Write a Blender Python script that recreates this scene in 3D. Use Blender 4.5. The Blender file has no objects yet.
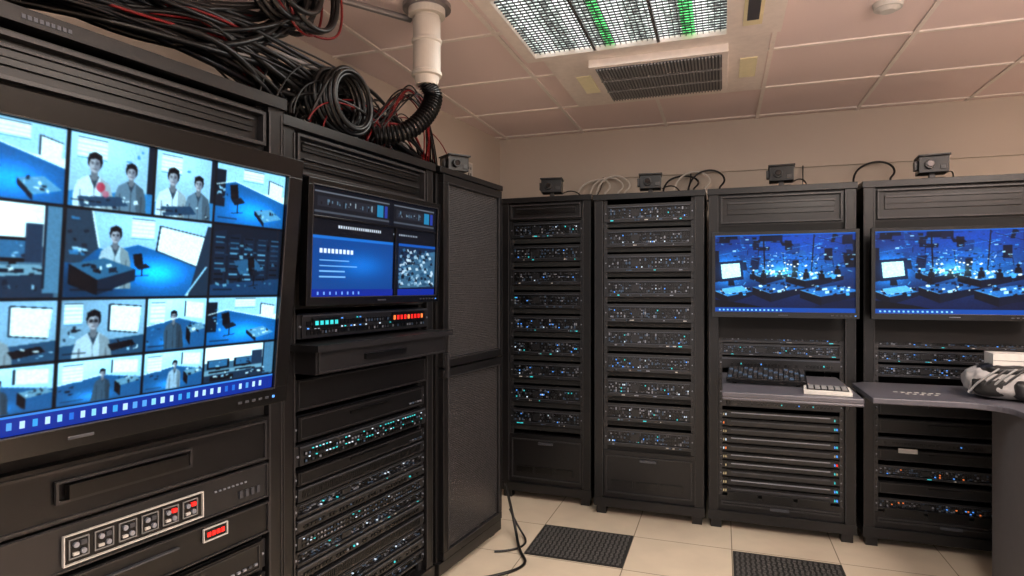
import bpy, math, random
import numpy as np
from mathutils import Matrix, Vector
R = random.Random(7)
scene = bpy.context.scene
scene.view_settings.view_transform = 'Standard'

# ------------------------------------------------------------------ materials
MATS = {}
def lin(c):
    return tuple((x/12.92 if x <= .04045 else ((x+.055)/1.055)**2.4) for x in c)
def mat(name, rgb, rough=.5, metal=0., emit=0., noise=.12, nscale=30., bump=0., spec=.5):
    m = bpy.data.materials.new(name); m.use_nodes = True
    nt = m.node_tree; b = nt.nodes['Principled BSDF']
    col = lin(rgb)
    tc = nt.nodes.new('ShaderNodeTexCoord'); n = nt.nodes.new('ShaderNodeTexNoise')
    n.inputs['Scale'].default_value = nscale; n.inputs['Detail'].default_value = 4
    nt.links.new(tc.outputs['Object'], n.inputs['Vector'])
    mx = nt.nodes.new('ShaderNodeMix'); mx.data_type = 'RGBA'
    mx.inputs[6].default_value = (*[c*(1-noise) for c in col], 1)
    mx.inputs[7].default_value = (*[min(1, c*(1+noise)) for c in col], 1)
    nt.links.new(n.outputs['Fac'], mx.inputs[0]); nt.links.new(mx.outputs[2], b.inputs['Base Color'])
    b.inputs['Roughness'].default_value = rough; b.inputs['Metallic'].default_value = metal
    b.inputs['Specular IOR Level'].default_value = spec
    if emit > 0:
        b.inputs['Emission Color'].default_value = (*col, 1); b.inputs['Emission Strength'].default_value = emit
    if bump > 0:
        bp = nt.nodes.new('ShaderNodeBump'); bp.inputs['Strength'].default_value = bump
        bp.inputs['Distance'].default_value = .002
        nt.links.new(n.outputs['Fac'], bp.inputs['Height']); nt.links.new(bp.outputs[0], b.inputs['Normal'])
    MATS[name] = m
    return m
mat('rack', (.08,.077,.082), .33, nscale=60, bump=.1, spec=.42)
mat('rack_edge', (.17,.166,.174), .32)
mat('inner', (.03,.03,.035), .7)
mat('unit', (.065,.065,.073), .3, spec=.4)
mat('unit2', (.12,.12,.13), .3)
mat('lip', (.32,.33,.36), .3, .5)
mat('port', (.015,.015,.02), .3)
mat('steel', (.60,.62,.67), .28, .4)
mat('bluegrey', (.30,.39,.50), .3, .2)
mat('led_blue', (.30,.58,.95), .4, emit=.9)
mat('led_teal', (.20,.75,.78), .4, emit=.75)
mat('led_green', (.35,.8,.45), .4, emit=.6)
mat('led_white', (.80,.88,.96), .4, emit=.7)
mat('led_orange', (.95,.5,.25), .4, emit=.7)
mat('led_red', (1.,.14,.12), .4, emit=.8)
mat('bezel', (.055,.055,.062), .2)
mat('white_plastic', (.80,.79,.77), .45)
mat('grey_plastic', (.50,.50,.50), .5)
mat('cable_black', (.06,.057,.062), .35)
mat('cable_red', (.46,.05,.06), .45)
mat('cable_grey', (.50,.49,.49), .5)
mat('cable_white', (.85,.82,.78), .5)
mat('wall', (.78,.73,.675), .85, nscale=3, noise=.04)
mat('tbar', (.93,.89,.86), .5)
mat('desk', (.33,.325,.355), .36, nscale=80, noise=.08)
mat('desk_panel', (.34,.335,.35), .55)
mat('pipe', (.80,.77,.73), .5, nscale=12, noise=.15, bump=.3)
mat('metal', (.55,.54,.55), .35, .8)
mat('cream', (.82,.76,.60), .5, emit=.15)
mat('vent_dark', (.28,.28,.30), .5)
mat('mat_dark', (.13,.13,.13), .75, nscale=120, bump=.4)
mat('mat_rib', (.30,.295,.29), .7)
mat('skirting', (.45,.42,.39), .6)
mat('lens', (.02,.02,.03), .05)
mat('bag_cloth', (.60,.59,.59), .6, nscale=9, noise=.22, bump=.6)
mat('ceiling_tile', (.92,.845,.83), .9, nscale=220, noise=.06, bump=.5)
# floor tiles
m = bpy.data.materials.new('floor_tiles'); m.use_nodes = True; MATS['floor_tiles'] = m
nt = m.node_tree; b = nt.nodes['Principled BSDF']
geo = nt.nodes.new('ShaderNodeNewGeometry'); mp = nt.nodes.new('ShaderNodeMapping')
mp.inputs['Location'].default_value = (1.0+.525*20, -3.51+.43*30, 0)
nt.links.new(geo.outputs['Position'], mp.inputs['Vector'])
br = nt.nodes.new('ShaderNodeTexBrick'); br.offset = 0; br.squash = 1
br.inputs['Scale'].default_value = 1; br.inputs['Brick Width'].default_value = .525; br.inputs['Row Height'].default_value = .43
br.inputs['Mortar Size'].default_value = .003; br.inputs['Mortar Smooth'].default_value = .2
br.inputs['Color1'].default_value = (*lin((.90,.84,.75)), 1); br.inputs['Color2'].default_value = (*lin((.892,.832,.742)), 1)
br.inputs['Mortar'].default_value = (*lin((.60,.55,.48)), 1)
nt.links.new(mp.outputs[0], br.inputs['Vector'])
ns = nt.nodes.new('ShaderNodeTexNoise'); ns.inputs['Scale'].default_value = 6; ns.inputs['Detail'].default_value = 6
nt.links.new(geo.outputs['Position'], ns.inputs['Vector'])
mx = nt.nodes.new('ShaderNodeMix'); mx.data_type = 'RGBA'; mx.blend_type = 'MULTIPLY'; mx.inputs[0].default_value = .22
nt.links.new(br.outputs['Color'], mx.inputs[6]); nt.links.new(ns.outputs['Fac'], mx.inputs[7])
nt.links.new(mx.outputs[2], b.inputs['Base Color']); b.inputs['Roughness'].default_value = .25
# perforated door mesh
m = bpy.data.materials.new('perforated'); m.use_nodes = True; MATS['perforated'] = m
nt = m.node_tree; b = nt.nodes['Principled BSDF']; tc = nt.nodes.new('ShaderNodeTexCoord')
vo = nt.nodes.new('ShaderNodeTexVoronoi'); vo.inputs['Scale'].default_value = 110; vo.inputs['Randomness'].default_value = .1
nt.links.new(tc.outputs['Object'], vo.inputs['Vector'])
cr = nt.nodes.new('ShaderNodeValToRGB'); cr.color_ramp.elements[0].position = .3; cr.color_ramp.elements[1].position = .5
cr.color_ramp.elements[0].color = (.003,.003,.004,1); cr.color_ramp.elements[1].color = (.05,.048,.05,1)
nt.links.new(vo.outputs['Distance'], cr.inputs[0]); nt.links.new(cr.outputs[0], b.inputs['Base Color'])
b.inputs['Roughness'].default_value = .25
# light diffuser: fluorescent tubes seen through a specular grid
m = bpy.data.materials.new('diffuser'); m.use_nodes = True; MATS['diffuser'] = m
nt = m.node_tree; b = nt.nodes['Principled BSDF']; tc = nt.nodes.new('ShaderNodeTexCoord')
wv = nt.nodes.new('ShaderNodeTexWave'); wv.wave_type = 'BANDS'; wv.bands_direction = 'X'; wv.inputs['Scale'].default_value = 1.7; wv.inputs['Distortion'].default_value = .4
n2 = nt.nodes.new('ShaderNodeTexNoise'); n2.inputs['Scale'].default_value = 60; n2.inputs['Detail'].default_value = 3
nt.links.new(tc.outputs['Object'], wv.inputs['Vector']); nt.links.new(tc.outputs['Object'], n2.inputs['Vector'])
cr = nt.nodes.new('ShaderNodeValToRGB')
e = cr.color_ramp.elements; e[0].position = .10; e[0].color = (.14,.15,.14,1); e[1].position = .72; e[1].color = (1.,1.,.97,1)
q = cr.color_ramp.elements.new(.35); q.color = (.36,.40,.37,1); q = cr.color_ramp.elements.new(.52); q.color = (.66,.80,.70,1)
mu = nt.nodes.new('ShaderNodeMath'); mu.operation = 'MULTIPLY_ADD'; mu.inputs[1].default_value = .55
ad = nt.nodes.new('ShaderNodeMath'); ad.operation = 'MULTIPLY_ADD'; ad.inputs[1].default_value = 2.2; ad.inputs[2].default_value = -.85
nt.links.new(n2.outputs['Fac'], ad.inputs[0]); nt.links.new(wv.outputs['Fac'], mu.inputs[0]); nt.links.new(ad.outputs[0], mu.inputs[2])
nt.links.new(mu.outputs[0], cr.inputs[0])
sx = nt.nodes.new('ShaderNodeSeparateXYZ'); nt.links.new(tc.outputs['Object'], sx.inputs[0])
def band(x, w):
    s1 = nt.nodes.new('ShaderNodeMath'); s1.operation='SUBTRACT'; s1.inputs[1].default_value = x
    s2 = nt.nodes.new('ShaderNodeMath'); s2.operation='ABSOLUTE'; s3 = nt.nodes.new('ShaderNodeMath'); s3.operation='LESS_THAN'; s3.inputs[1].default_value = w
    nt.links.new(sx.outputs[0], s1.inputs[0]); nt.links.new(s1.outputs[0], s2.inputs[0]); nt.links.new(s2.outputs[0], s3.inputs[0]); return s3
b1_, b2_ = band(-.15,.03), band(-.53,.022)
sm = nt.nodes.new('ShaderNodeMath'); sm.operation='ADD'; nt.links.new(b1_.outputs[0], sm.inputs[0]); nt.links.new(b2_.outputs[0], sm.inputs[1])
mg = nt.nodes.new('ShaderNodeMix'); mg.data_type='RGBA'; mg.blend_type='MULTIPLY'; mg.inputs[7].default_value = (.15,1.,.28,1)
nt.links.new(sm.outputs[0], mg.inputs[0]); nt.links.new(cr.outputs[0], mg.inputs[6])
nt.links.new(mg.outputs[2], b.inputs['Emission Color'])
b.inputs['Emission Strength'].default_value = 2.6; b.inputs['Base Color'].default_value = (.2,.2,.2,1)
mat('lamp', (1.,.95,.88), .5, emit=6.)

# ------------------------------------------------------------------ mesh builder
class MB:
    def __init__(s): s.v = []; s.f = []; s.m = []
    def box(s, x0, x1, y0, y1, z0, z1, mt):
        i = len(s.v)
        s.v += [(x0,y0,z0),(x1,y0,z0),(x1,y1,z0),(x0,y1,z0),(x0,y0,z1),(x1,y0,z1),(x1,y1,z1),(x0,y1,z1)]
        s.f += [(i,i+3,i+2,i+1),(i+4,i+5,i+6,i+7),(i,i+1,i+5,i+4),(i+1,i+2,i+6,i+5),(i+2,i+3,i+7,i+6),(i+3,i,i+4,i+7)]
        s.m += [mt]*6
    def ring(s, x0, x1, y0, y1, z0, z1, t, mt):
        s.box(x0,x1,y0,y1,z1-t,z1,mt); s.box(x0,x1,y0,y1,z0,z0+t,mt)
        s.box(x0,x0+t,y0,y1,z0+t,z1-t,mt); s.box(x1-t,x1,y0,y1,z0+t,z1-t,mt)
    def cyl(s, c, r, h, ax, mt, n=20, r2=None):
        r2 = r if r2 is None else r2
        i = len(s.v); c = Vector(c)
        A = {'x':(Vector((0,1,0)),Vector((0,0,1)),Vector((1,0,0))),'y':(Vector((0,0,1)),Vector((1,0,0)),Vector((0,1,0))),'z':(Vector((1,0,0)),Vector((0,1,0)),Vector((0,0,1)))}[ax]
        for k, rr in ((0, r), (1, r2)):
            for j in range(n):
                a = 2*math.pi*j/n
                s.v.append(tuple(c + A[0]*math.cos(a)*rr + A[1]*math.sin(a)*rr + A[2]*h*k))
        for j in range(n):
            s.f.append((i+j, i+(j+1)%n, i+n+(j+1)%n, i+n+j)); s.m.append(mt)
        s.f.append(tuple(i+n-1-j for j in range(n))); s.m.append(mt)
        s.f.append(tuple(i+n+j for j in range(n))); s.m.append(mt)
    def prism(s, pts, z0, z1, mt):
        i = len(s.v); n = len(pts)
        s.v += [(x,y,z0) for x,y in pts] + [(x,y,z1) for x,y in pts]
        for j in range(n):
            s.f.append((i+j, i+(j+1)%n, i+n+(j+1)%n, i+n+j)); s.m.append(mt)
        s.f.append(tuple(i+n-1-j for j in range(n))); s.m.append(mt)
        s.f.append(tuple(i+n+j for j in range(n))); s.m.append(mt)
    def tube(s, pts, rad, mt, n=14):
        i = len(s.v); P = [Vector(p) for p in pts]; L = len(P)
        up = Vector((0.3,0.9,.1)).normalized()
        for k in range(L):
            t = (P[min(k+1,L-1)]-P[max(k-1,0)]).normalized()
            a = t.cross(up).normalized(); b2 = t.cross(a)
            for j in range(n):
                an = 2*math.pi*j/n
                s.v.append(tuple(P[k] + (a*math.cos(an)+b2*math.sin(an))*rad[k]))
        for k in range(L-1):
            for j in range(n):
                s.f.append((i+k*n+j, i+k*n+(j+1)%n, i+(k+1)*n+(j+1)%n, i+(k+1)*n+j)); s.m.append(mt)
        s.f.append(tuple(i+j for j in range(n))); s.m.append(mt)
        s.f.append(tuple(i+(L-1)*n+n-1-j for j in range(n))); s.m.append(mt)
    def hull(s, cx,cy,cz,rx,ry,rz,e,mt,nu=32,nv=18,lump=0,sd=0):
        i=len(s.v); f=lambda c_:math.copysign(abs(c_)**e,c_)
        for v_ in range(nv+1):
            p=-math.pi/2+math.pi*v_/nv
            for u_ in range(nu):
                t=2*math.pi*u_/nu
                k=1+lump*(math.sin(3*t+sd)*math.cos(2*p+sd)+.6*math.sin(5*t-sd+3*p)+.5*math.sin(9*t+7*p)+.35*math.sin(15*t-6*p+sd))
                s.v.append((cx+k*rx*f(math.cos(p))*f(math.cos(t)),cy+k*ry*f(math.cos(p))*f(math.sin(t)),cz+(k if p>0 else 1)*rz*f(math.sin(p))))
        for v_ in range(nv):
            for u_ in range(nu):
                s.f.append((i+v_*nu+u_,i+v_*nu+(u_+1)%nu,i+(v_+1)*nu+(u_+1)%nu,i+(v_+1)*nu+u_)); s.m.append(mt)
    def obj(s, name, mw=None, parent=None, bevel=0, smooth=False):
        me = bpy.data.meshes.new(name); me.from_pydata(s.v, [], s.f)
        names = sorted(set(s.m)); idx = {n:i for i,n in enumerate(names)}
        for n in names: me.materials.append(MATS[n])
        me.polygons.foreach_set('material_index', [idx[q] for q in s.m])
        if smooth: me.polygons.foreach_set('use_smooth', [True]*len(me.polygons))
        me.update()
        o = bpy.data.objects.new(name, me); scene.collection.objects.link(o)
        if parent: o.parent = parent
        if mw is not None:
            if parent: o.matrix_local = mw
            else: o.matrix_world = mw
        if bevel:
            md = o.modifiers.new('bevel','BEVEL'); md.width = bevel; md.segments = 2; md.limit_method = 'ANGLE'
        return o

def frame(L, Rr):
    L = Vector((*L,0)); Rr = Vector((*Rr,0)); x = (Rr-L).normalized(); y = Vector((-x.y,x.x,0))
    M = Matrix(((x.x,y.x,0,L.x),(x.y,y.y,0,L.y),(0,0,1,0),(0,0,0,1)))
    return M, (Rr-L).length

# ------------------------------------------------------------------ room
mb = MB(); mb.box(-3.2,3.6,-2.5,4.95,-.1,0,'floor_tiles'); mb.obj('floor')
mb = MB(); mb.box(-3.2,3.6,-2.5,4.95,2.65,2.75,'ceiling_tile'); mb.obj('ceiling')
mb = MB(); mb.box(-1.85,3.4,4.77,4.9,0,2.65,'wall'); mb.obj('wall_back')
mb = MB(); mb.box(3.3,3.42,-2.5,4.77,0,2.65,'wall'); mb.obj('wall_right')
Mw, ww = frame((-2.46,-2.0),(-1.75,4.77))
mb = MB(); mb.box(0,ww,0,.1,0,2.65,'wall'); mb.obj('wall_left', Mw)
mb = MB(); mb.box(-1.7,3.3,4.755,4.77,0,.1,'skirting'); mb.obj('baseboard_back')
mb = MB()
for k in range(-3, 6):
    x = .24+.64*k
    mb.box(x-.011,x+.011,-2.5,4.77,2.643,2.65,'tbar')
for k in range(-10, 2):
    y = 4.05+.64*k
    mb.box(-2.4,3.3,y-.011,y+.011,2.6425,2.65,'tbar')
mb.obj('trim_1')

# ------------------------------------------------------------------ rack parts
def shell(mb, w, d, h, post=.055):
    mb.box(0,.018,.02,d,.07,h-.03,'rack'); mb.box(w-.018,w,.02,d,.07,h-.03,'rack')
    for x in (0, w-post):
        mb.box(x,x+post,0,.05,.05,h-.035,'rack'); mb.box(x,x+post,d-.05,d-.001,.05,h-.035,'rack')
    mb.box(-.006,w+.006,-.012,d+.002,h-.035,h,'rack')
    mb.box(.03,w-.03,.03,d-.03,h-.002,h,'rack_edge')
    mb.box(-.004,w+.004,-.006,d,.05,.105,'rack')
    mb.box(.018,w-.018,d-.02,d-.004,.1,h-.035,'inner')
    mb.box(.018,w-.018,.05,.49,.1,.11,'inner')
    for x in (.012,w-.072):
        for y in (.012,d-.072): mb.box(x,x+.06,y,y+.06,0,.05,'rack')
    for x in (post, w-post-.022):
        mb.box(x,x+.022,.028,.045,.105,h-.035,'rack_edge')
    for x in (post-.006, w-post): mb.box(x,x+.006,-.004,.0,.12,h-.05,'rack_edge')
    for x in (.004, w-.008): mb.box(x,x+.004,-.003,.0,.12,h-.05,'rack_edge')
def holes(mb, w, z0, z1, post=.055):
    z = z0
    while z < z1:
        for x in (post+.006, w-post-.016): mb.box(x,x+.010,.0262,.029,z,z+.011,'port')
        z += .03
def header(mb, w, z0, z1, slots=2, y=-.004):
    a, b_ = .055, w-.055
    mb.box(a,b_,.02,.12,z0,z1,'rack')
    mb.ring(a+.012,b_-.012,y,.03,z0+.012,z1-.012,.010,'rack_edge')
    hh = (z1-z0-.05)/slots
    for i in range(slots):
        zz = z0+.025+i*hh
        mb.box(a+.05,b_-.05,.012,.021,zz+.3*hh,zz+.75*hh,'port')
        mb.box(a+.05,b_-.05,.004,.02,zz+.75*hh,zz+.84*hh,'rack_edge')
        mb.box(a+.05,b_-.05,.008,.02,zz+.5*hh,zz+.54*hh,'rack')
def plinth(mb, w, z0, z1):
    a, b_ = .055, w-.055
    mb.box(a,b_,.02,.1,z0,z1,'rack')
    mb.ring(a+.015,b_-.015,.01,.022,z0+.03,z1-.03,.008,'rack_edge')
    n = 3
    for i in range(n):
        x0 = a+.05+(b_-a-.1)*i/n
        mb.box(x0,x0+(b_-a-.1)/n-.02,.014,.021,z0+.07,z0+.11,'port')
    mb.box((a+b_)/2-.05,(a+b_)/2+.05,.004,.02,z1-.06,z1-.045,'lip')

def unit(mb, w, z0, z1, style, yf=.0, x0=.075, x1=None, leds=None, dens=1.0):
    x1 = w-.075 if x1 is None else x1
    H = z1-z0
    mb.box(x0,x1,yf+.02,yf+.45 if yf >= 0 else .45,z0,z1,'unit')
    mb.box(x0-.018,x0+.006,yf+.012,yf+.022,z0+.003,z1-.003,'unit2'); mb.box(x1-.006,x1+.018,yf+.012,yf+.022,z0+.003,z1-.003,'unit2')
    for xx in (x0-.006, x1+.006):
        mb.cyl((xx,yf+.007,z0+H*.5),.004,.006,'y','steel',8)
    W = x1-x0
    if style == 'server':
        mb.box(x0,x1,yf+.008,yf+.022,z1-H*.14,z1,'unit2')
        mb.box(x0+.01,x1-.01,yf+.004,yf+.010,z1-H*.17,z1-H*.13,'lip')
        mb.box(x0,x1,yf+.006,yf+.021,z0,z0+H*.2,'unit2')
        mb.box(x0+.02,x1-.02,yf+.003,yf+.007,z0+H*.17,z0+H*.20,'lip')
        n = int(W/.011)
        for r in range(3):
            za = z0+H*(.24+.19*r); zb = za+H*.15
            for i in range(n):
                xa = x0+.012+i*(W-.024)/n
                p = R.random()
                mt = 'port' if p < .30 else 'bluegrey' if p < .47 else 'steel' if p < .60 else 'lip' if p < .74 else 'unit2' if p < .955 else R.choice(leds or ['led_blue','led_white','led_teal','led_blue'])
                if mt.startswith('led'):
                    mb.box(xa+.001,xa+.007,yf+.012,yf+.021,za,za+H*.07,mt)
                elif mt in ('steel','lip','bluegrey'):
                    mb.box(xa,xa+.0075,yf+.014,yf+.021,za+R.choice([0,H*.05]),zb-R.choice([0,H*.06,H*.09]),mt)
                else: mb.box(xa,xa+.0085,yf+.016,yf+.021,za,zb,mt)
        mb.box(x0+W*.3,x0+W*.3+.05,yf+.010,yf+.015,z0+H*.3,z0+H*.7,'unit2')
        for i in range(R.randint(5,9)):
            xa = x0+.02+R.random()*(W-.05)
            mb.box(xa,xa+R.choice([.006,.012,.02]),yf+.003,yf+.007,z0+H*.07,z0+H*.12,R.choice(['lip','steel','bluegrey','led_teal','white_plastic','bluegrey']))
    elif style == 'slim':
        mb.box(x0,x1,yf+.008,yf+.022,z0+H*.12,z1-H*.12,'unit2')
        mb.box(x0,x1,yf+.004,yf+.010,z1-H*.2,z1-H*.08,'lip')
        n = int(W/.02)
        for i in range(n):
            xa = x0+.03+i*(W-.06)/n
            if R.random() < .75: mb.box(xa,xa+.013,yf+.004,yf+.009,z0+H*.28,z0+H*.5,'port')
            elif R.random() < .25: mb.box(xa,xa+.006,yf+.003,yf+.009,z0+H*.38,z0+H*.5,R.choice(leds or ['led_teal','led_blue']))
    elif style == 'edge':
        mb.box(x0+.03,x1-.03,yf+.006,yf+.022,z0+H*.2,z1-H*.1,'unit2')
        mb.box(x0+.05,x1-.05,yf+.002,yf+.008,z1-H*.34,z1-H*.2,'steel' if R.random()<.35 else 'lip')
        for xa, ms in ((x0+.006,['led_orange','cream','led_white','cream']),(x1-.03,['led_teal','led_blue','cream','led_teal','led_red'])):
            for k in range(2):
                if R.random() < .8: mb.box(xa+.012*k,xa+.012*k+.007,yf+.006,yf+.02,z0+H*.3,z0+H*.55,R.choice(ms))
    elif style == 'switch':
        mb.box(x0,x1,yf+.006,yf+.022,z0+H*.05,z1-H*.05,'unit2')
        mb.box(x0,x1,yf+.002,yf+.008,z1-H*.12,z1-H*.05,'lip')
        n = int(W/.018)
        for r in range(2):
            for i in range(n):
                xa = x0+.02+i*(W-.04)/n
                mb.box(xa,xa+.012,yf+.003,yf+.007,z0+H*(.16+.34*r),z0+H*(.36+.34*r),'port')
                q_ = R.random()
                if q_ < .42*dens: mb.box(xa+.002,xa+.009,yf+.001,yf+.004,z0+H*(.39+.34*r),z0+H*(.44+.34*r),R.choice(leds or ['led_teal','led_teal','led_white','led_green']))
                elif q_ < .8: mb.box(xa+.002,xa+.010,yf+.001,yf+.004,z0+H*(.2+.34*r),z0+H*(.30+.34*r),R.choice(['bluegrey','lip','steel']))
    elif style == 'plain':
        mb.box(x0,x1,yf+.004,yf+.022,z0+H*.03,z1-H*.03,'unit')
        mb.ring(x0+.012,x1-.012,yf+.001,yf+.005,z0+H*.1,z1-H*.1,.003,'rack_edge')
        mb.box(x0+W*.35,x0+W*.65,yf-.001,yf+.005,z0+H*.6,z0+H*.72,'port')
        for k in range(5):
            mb.box(x1-.03-.02*k,x1-.02-.02*k,yf-.001,yf+.005,z0+H*.25,z0+H*.32,R.choice(['lip','bluegrey','steel']))
    elif style == 'vent':
        mb.box(x0,x1,yf+.004,yf+.022,z0+H*.03,z1-H*.03,'unit2')
        n = int(W/.012)
        for i in range(n):
            xa = x0+.02+i*(W-.04)/n
            mb.box(xa,xa+.006,yf+.002,yf+.006,z0+H*.2,z0+H*.75,'port')
        mb.box(x0,x1,yf+.001,yf+.006,z1-H*.14,z1-H*.06,'lip')

def make_rack(L, Rr, h, d, build, name='server_rack'):
    M, w = frame(L, Rr)
    a = MB(); shell(a, w, d, h); b_ = MB(); build(a, b_, w, h)
    o = a.obj(name, M, bevel=.003)
    if b_.v: b_.obj('rack_units', parent=o)
    return o

# ---- back row
def b3(a, u, w, h):
    holes(a, w, .45, 1.8)
    header(a, w, h-.155, h-.035, 1)
    for i in range(9):
        z = .46+i*.157; unit(u, w, z+.035, z+.142, 'server', .012)
        u.box(.075,w-.075,.03,.3,z,z+.03,'inner')
    plinth(a, w, .105, .43)
make_rack((-1.42,3.90),(-.80,3.89), 2.02, .75, b3)
def b4(a, u, w, h):
    holes(a, w, .45, 1.9)
    for i in range(10):
        z = .40+i*.155; unit(u, w, z+.03, z+.14, 'server', .008, leds=['led_blue','led_white','led_blue','led_teal','led_white'])
        u.box(.075,w-.075,.03,.3,z,z+.028,'inner')
    plinth(a, w, .105, .40)
make_rack((-.76,3.8),(-.10,3.8), 2.0, .75, b4)
def b5(a, u, w, h):
    holes(a, w, .15, 1.2)
    header(a, w, h-.22, h-.035, 1)
    a.box(.055,w-.055,.02,.06,1.12,h-.22,'inner')
    for i in range(2): unit(u, w, 1.10-.075*i-.005, 1.165-.075*i, 'server', .02, leds=['led_blue','led_teal'])
    unit(u, w, .94,1.01,'slim',.02)
    for i in range(2): unit(u, w, .775-.06*i, .83-.06*i, 'slim', .02, leds=['led_teal','led_blue'])
    for i in range(10): unit(u, w, .65-.05*i, .692-.05*i, 'edge', .02)
    plinth(a, w, .105, .19)
make_rack((-.075,3.8),(.70,3.8), 2.0, .75, b5)
def b6(a, u, w, h):
    holes(a, w, .15, 1.2)
    header(a, w, h-.22, h-.035, 1)
    a.box(.055,w-.055,.02,.06,1.12,h-.22,'inner')
    for i in range(3): unit(u, w, 1.09-.08*i, 1.155-.08*i, 'server', .02, leds=['led_blue'])
    for i in range(2): unit(u, w, .72-.1*i, .80-.1*i, 'plain', .02)
    unit(u, w, .545,.60,'slim',.02)
    for i in range(4): unit(u, w, .47-.09*i, .535-.09*i, 'server' if i%2 else 'plain', .02, leds=['led_orange','led_blue'])
    u.box(.17,.26,.012,.02,.52,.545,'white_plastic')
    plinth(a, w, .105, .19)
make_rack((.735,3.8),(1.56,3.8), 2.0, .75, b6)

# ---- left row
def b1(a, u, w, h):
    header(a, w, 1.83, 1.955, 1)
    header(a, w, 1.70, 1.83, 2)
    for k in range(9): a.box(w-.70+k*.011,w-.692+k*.011,-.0135,-.011,1.976,1.986,'lip')
    a.box(.055,w-.055,.02,.06,1.03,1.70,'inner')
    holes(a, w, .15, 1.0)
    u.box(.06,w-.06,-.01,.45,.90,1.03,'unit')
    u.ring(.075,w-.075,-.016,-.009,.905,1.02,.006,'rack_edge')
    u.box(w-.62,w-.34,-.035,-.016,.955,.985,'port'); u.ring(w-.64,w-.32,-.022,-.014,.945,.995,.006,'rack_edge')
    u.box(.06,w-.06,.0,.45,.785,.89,'unit2'); u.ring(.06,w-.06,-.005,.002,.787,.888,.004,'rack_edge')
    xa, xb = w-.62, w-.28
    u.ring(xa,xb,-.012,-.004,.80,.868,.0025,'white_plastic'); u.box(xa+.006,xb-.006,-.006,.0,.806,.862,'unit')
    for i in range(6):
        x = xa+.012+i*.054
        u.ring(x,x+.042,-.010,-.005,.812,.856,.002,'grey_plastic')
        u.cyl((x+.014,-.013,.842),.006,.006,'y','steel',12); u.cyl((x+.030,-.013,.824),.006,.006,'y','steel',12)
        u.box(x+.024,x+.036,-.012,-.006,.838,.848,'led_red' if i in (4,5) else 'lip'); u.box(x+.008,x+.02,-.012,-.006,.819,.825,'white_plastic')
    for i in range(8): u.box(w-.24+i*.014,w-.234+i*.014,-.004,.001,.85,.854,'steel')
    for i in range(4): u.box(w-.16+i*.02,w-.15+i*.02,-.004,.001,.81,.83,'lip')
    u.box(.06,w-.06,-.004,.45,.68,.775,'unit'); u.ring(.06,w-.06,-.01,-.003,.682,.773,.004,'rack_edge')
    u.ring(w-.28,w-.205,-.012,-.006,.728,.764,.0025,'white_plastic'); u.box(w-.274,w-.211,-.010,-.006,.734,.758,'unit')
    for k in range(4): u.box(w-.268+k*.014,w-.258+k*.014,-.012,-.009,.740,.752,'led_red')
    u.box(w-.6,w-.35,-.012,-.004,.71,.74,'port'); u.box(w-.6,w-.35,-.014,-.004,.74,.744,'lip')
    for i in range(5): unit(u, w, .57-.1*i, .66-.1*i, R.choice(['server','vent','plain']), .0)
make_rack((-1.45,.42),(-1.29,1.56), 2.0, .50, b1)
def b2(a, u, w, h):
    header(a, w, 1.80, 1.965, 2)
    a.box(.055,w-.055,.02,.06,1.34,1.80,'inner')
    holes(a, w, .15, 1.3)
    unit(u, w, 1.235,1.325,'switch',-.02,leds=['led_teal','led_blue','led_white'],dens=.6)
    u.box(w-.34,w-.10,-.022,-.014,1.268,1.312,'port')
    for k in range(9): u.box(w-.333+k*.025,w-.320+k*.025,-.024,-.018,1.282,1.300,'led_red' if k%4 else 'led_orange')
    u.box(.12,.26,-.022,-.014,1.272,1.308,'port')
    for k in range(5): u.box(.13+k*.025,.145+k*.025,-.024,-.018,1.283,1.298,'led_teal')
    u.box(.05,w-.05,-.10,.4,1.12,1.215,'unit2'); u.ring(.06,w-.06,-.107,-.099,1.125,1.21,.005,'rack_edge')
    u.box(.03,w-.03,-.13,.1,1.20,1.222,'unit2'); u.box(.30,.55,-.112,-.10,1.15,1.17,'port')
    u.box(.06,w-.06,.0,.4,.985,1.095,'unit'); u.ring(.07,w-.07,-.005,.002,.99,1.09,.004,'rack_edge')
    unit(u, w, .875,.965,'plain',.0)
    unit(u, w, .79,.865,'switch',-.01,leds=['led_teal','led_teal','led_white'])
    z = .72
    st = ['plain','vent','server','slim','switch','server','slim','vent','server','slim','server']
    for i, s_ in enumerate(st):
        unit(u, w, z, z+.05, s_, .0, dens=.25, leds=['led_white','led_teal','bluegrey','steel']); z -= .056
make_rack((-1.40,1.69),(-1.29,2.60), 2.0, .52, b2)

# perforated network cabinet
M, w = frame((-1.28,2.65),(-1.2,3.29)); h = 2.0; d = .55
a = MB()
a.box(0,w,.02,d,.06,h-.03,'rack'); a.box(-.006,w+.006,-.01,d,h-.03,h,'rack'); a.box(-.004,w+.004,.0,d,.03,.09,'rack')
for x in (.01,w-.07):
    for y in (.03,d-.07): a.box(x,x+.05,y,y+.05,0,.04,'rack')
for z0, z1 in ((.10,1.02),(1.03,1.965)):
    a.ring(.02,w-.01,-.012,.022,z0,z1,.04,'rack'); a.ring(.056,w-.046,-.017,-.009,z0+.036,z1-.036,.006,'rack_edge')
    a.box(.06,w-.05,-.002,.021,z0+.04,z1-.04,'perforated')
a.box(.03,.05,-.03,-.010,.98,1.1,'rack_edge')
a.obj('network_cabinet', M, bevel=.003)

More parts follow.
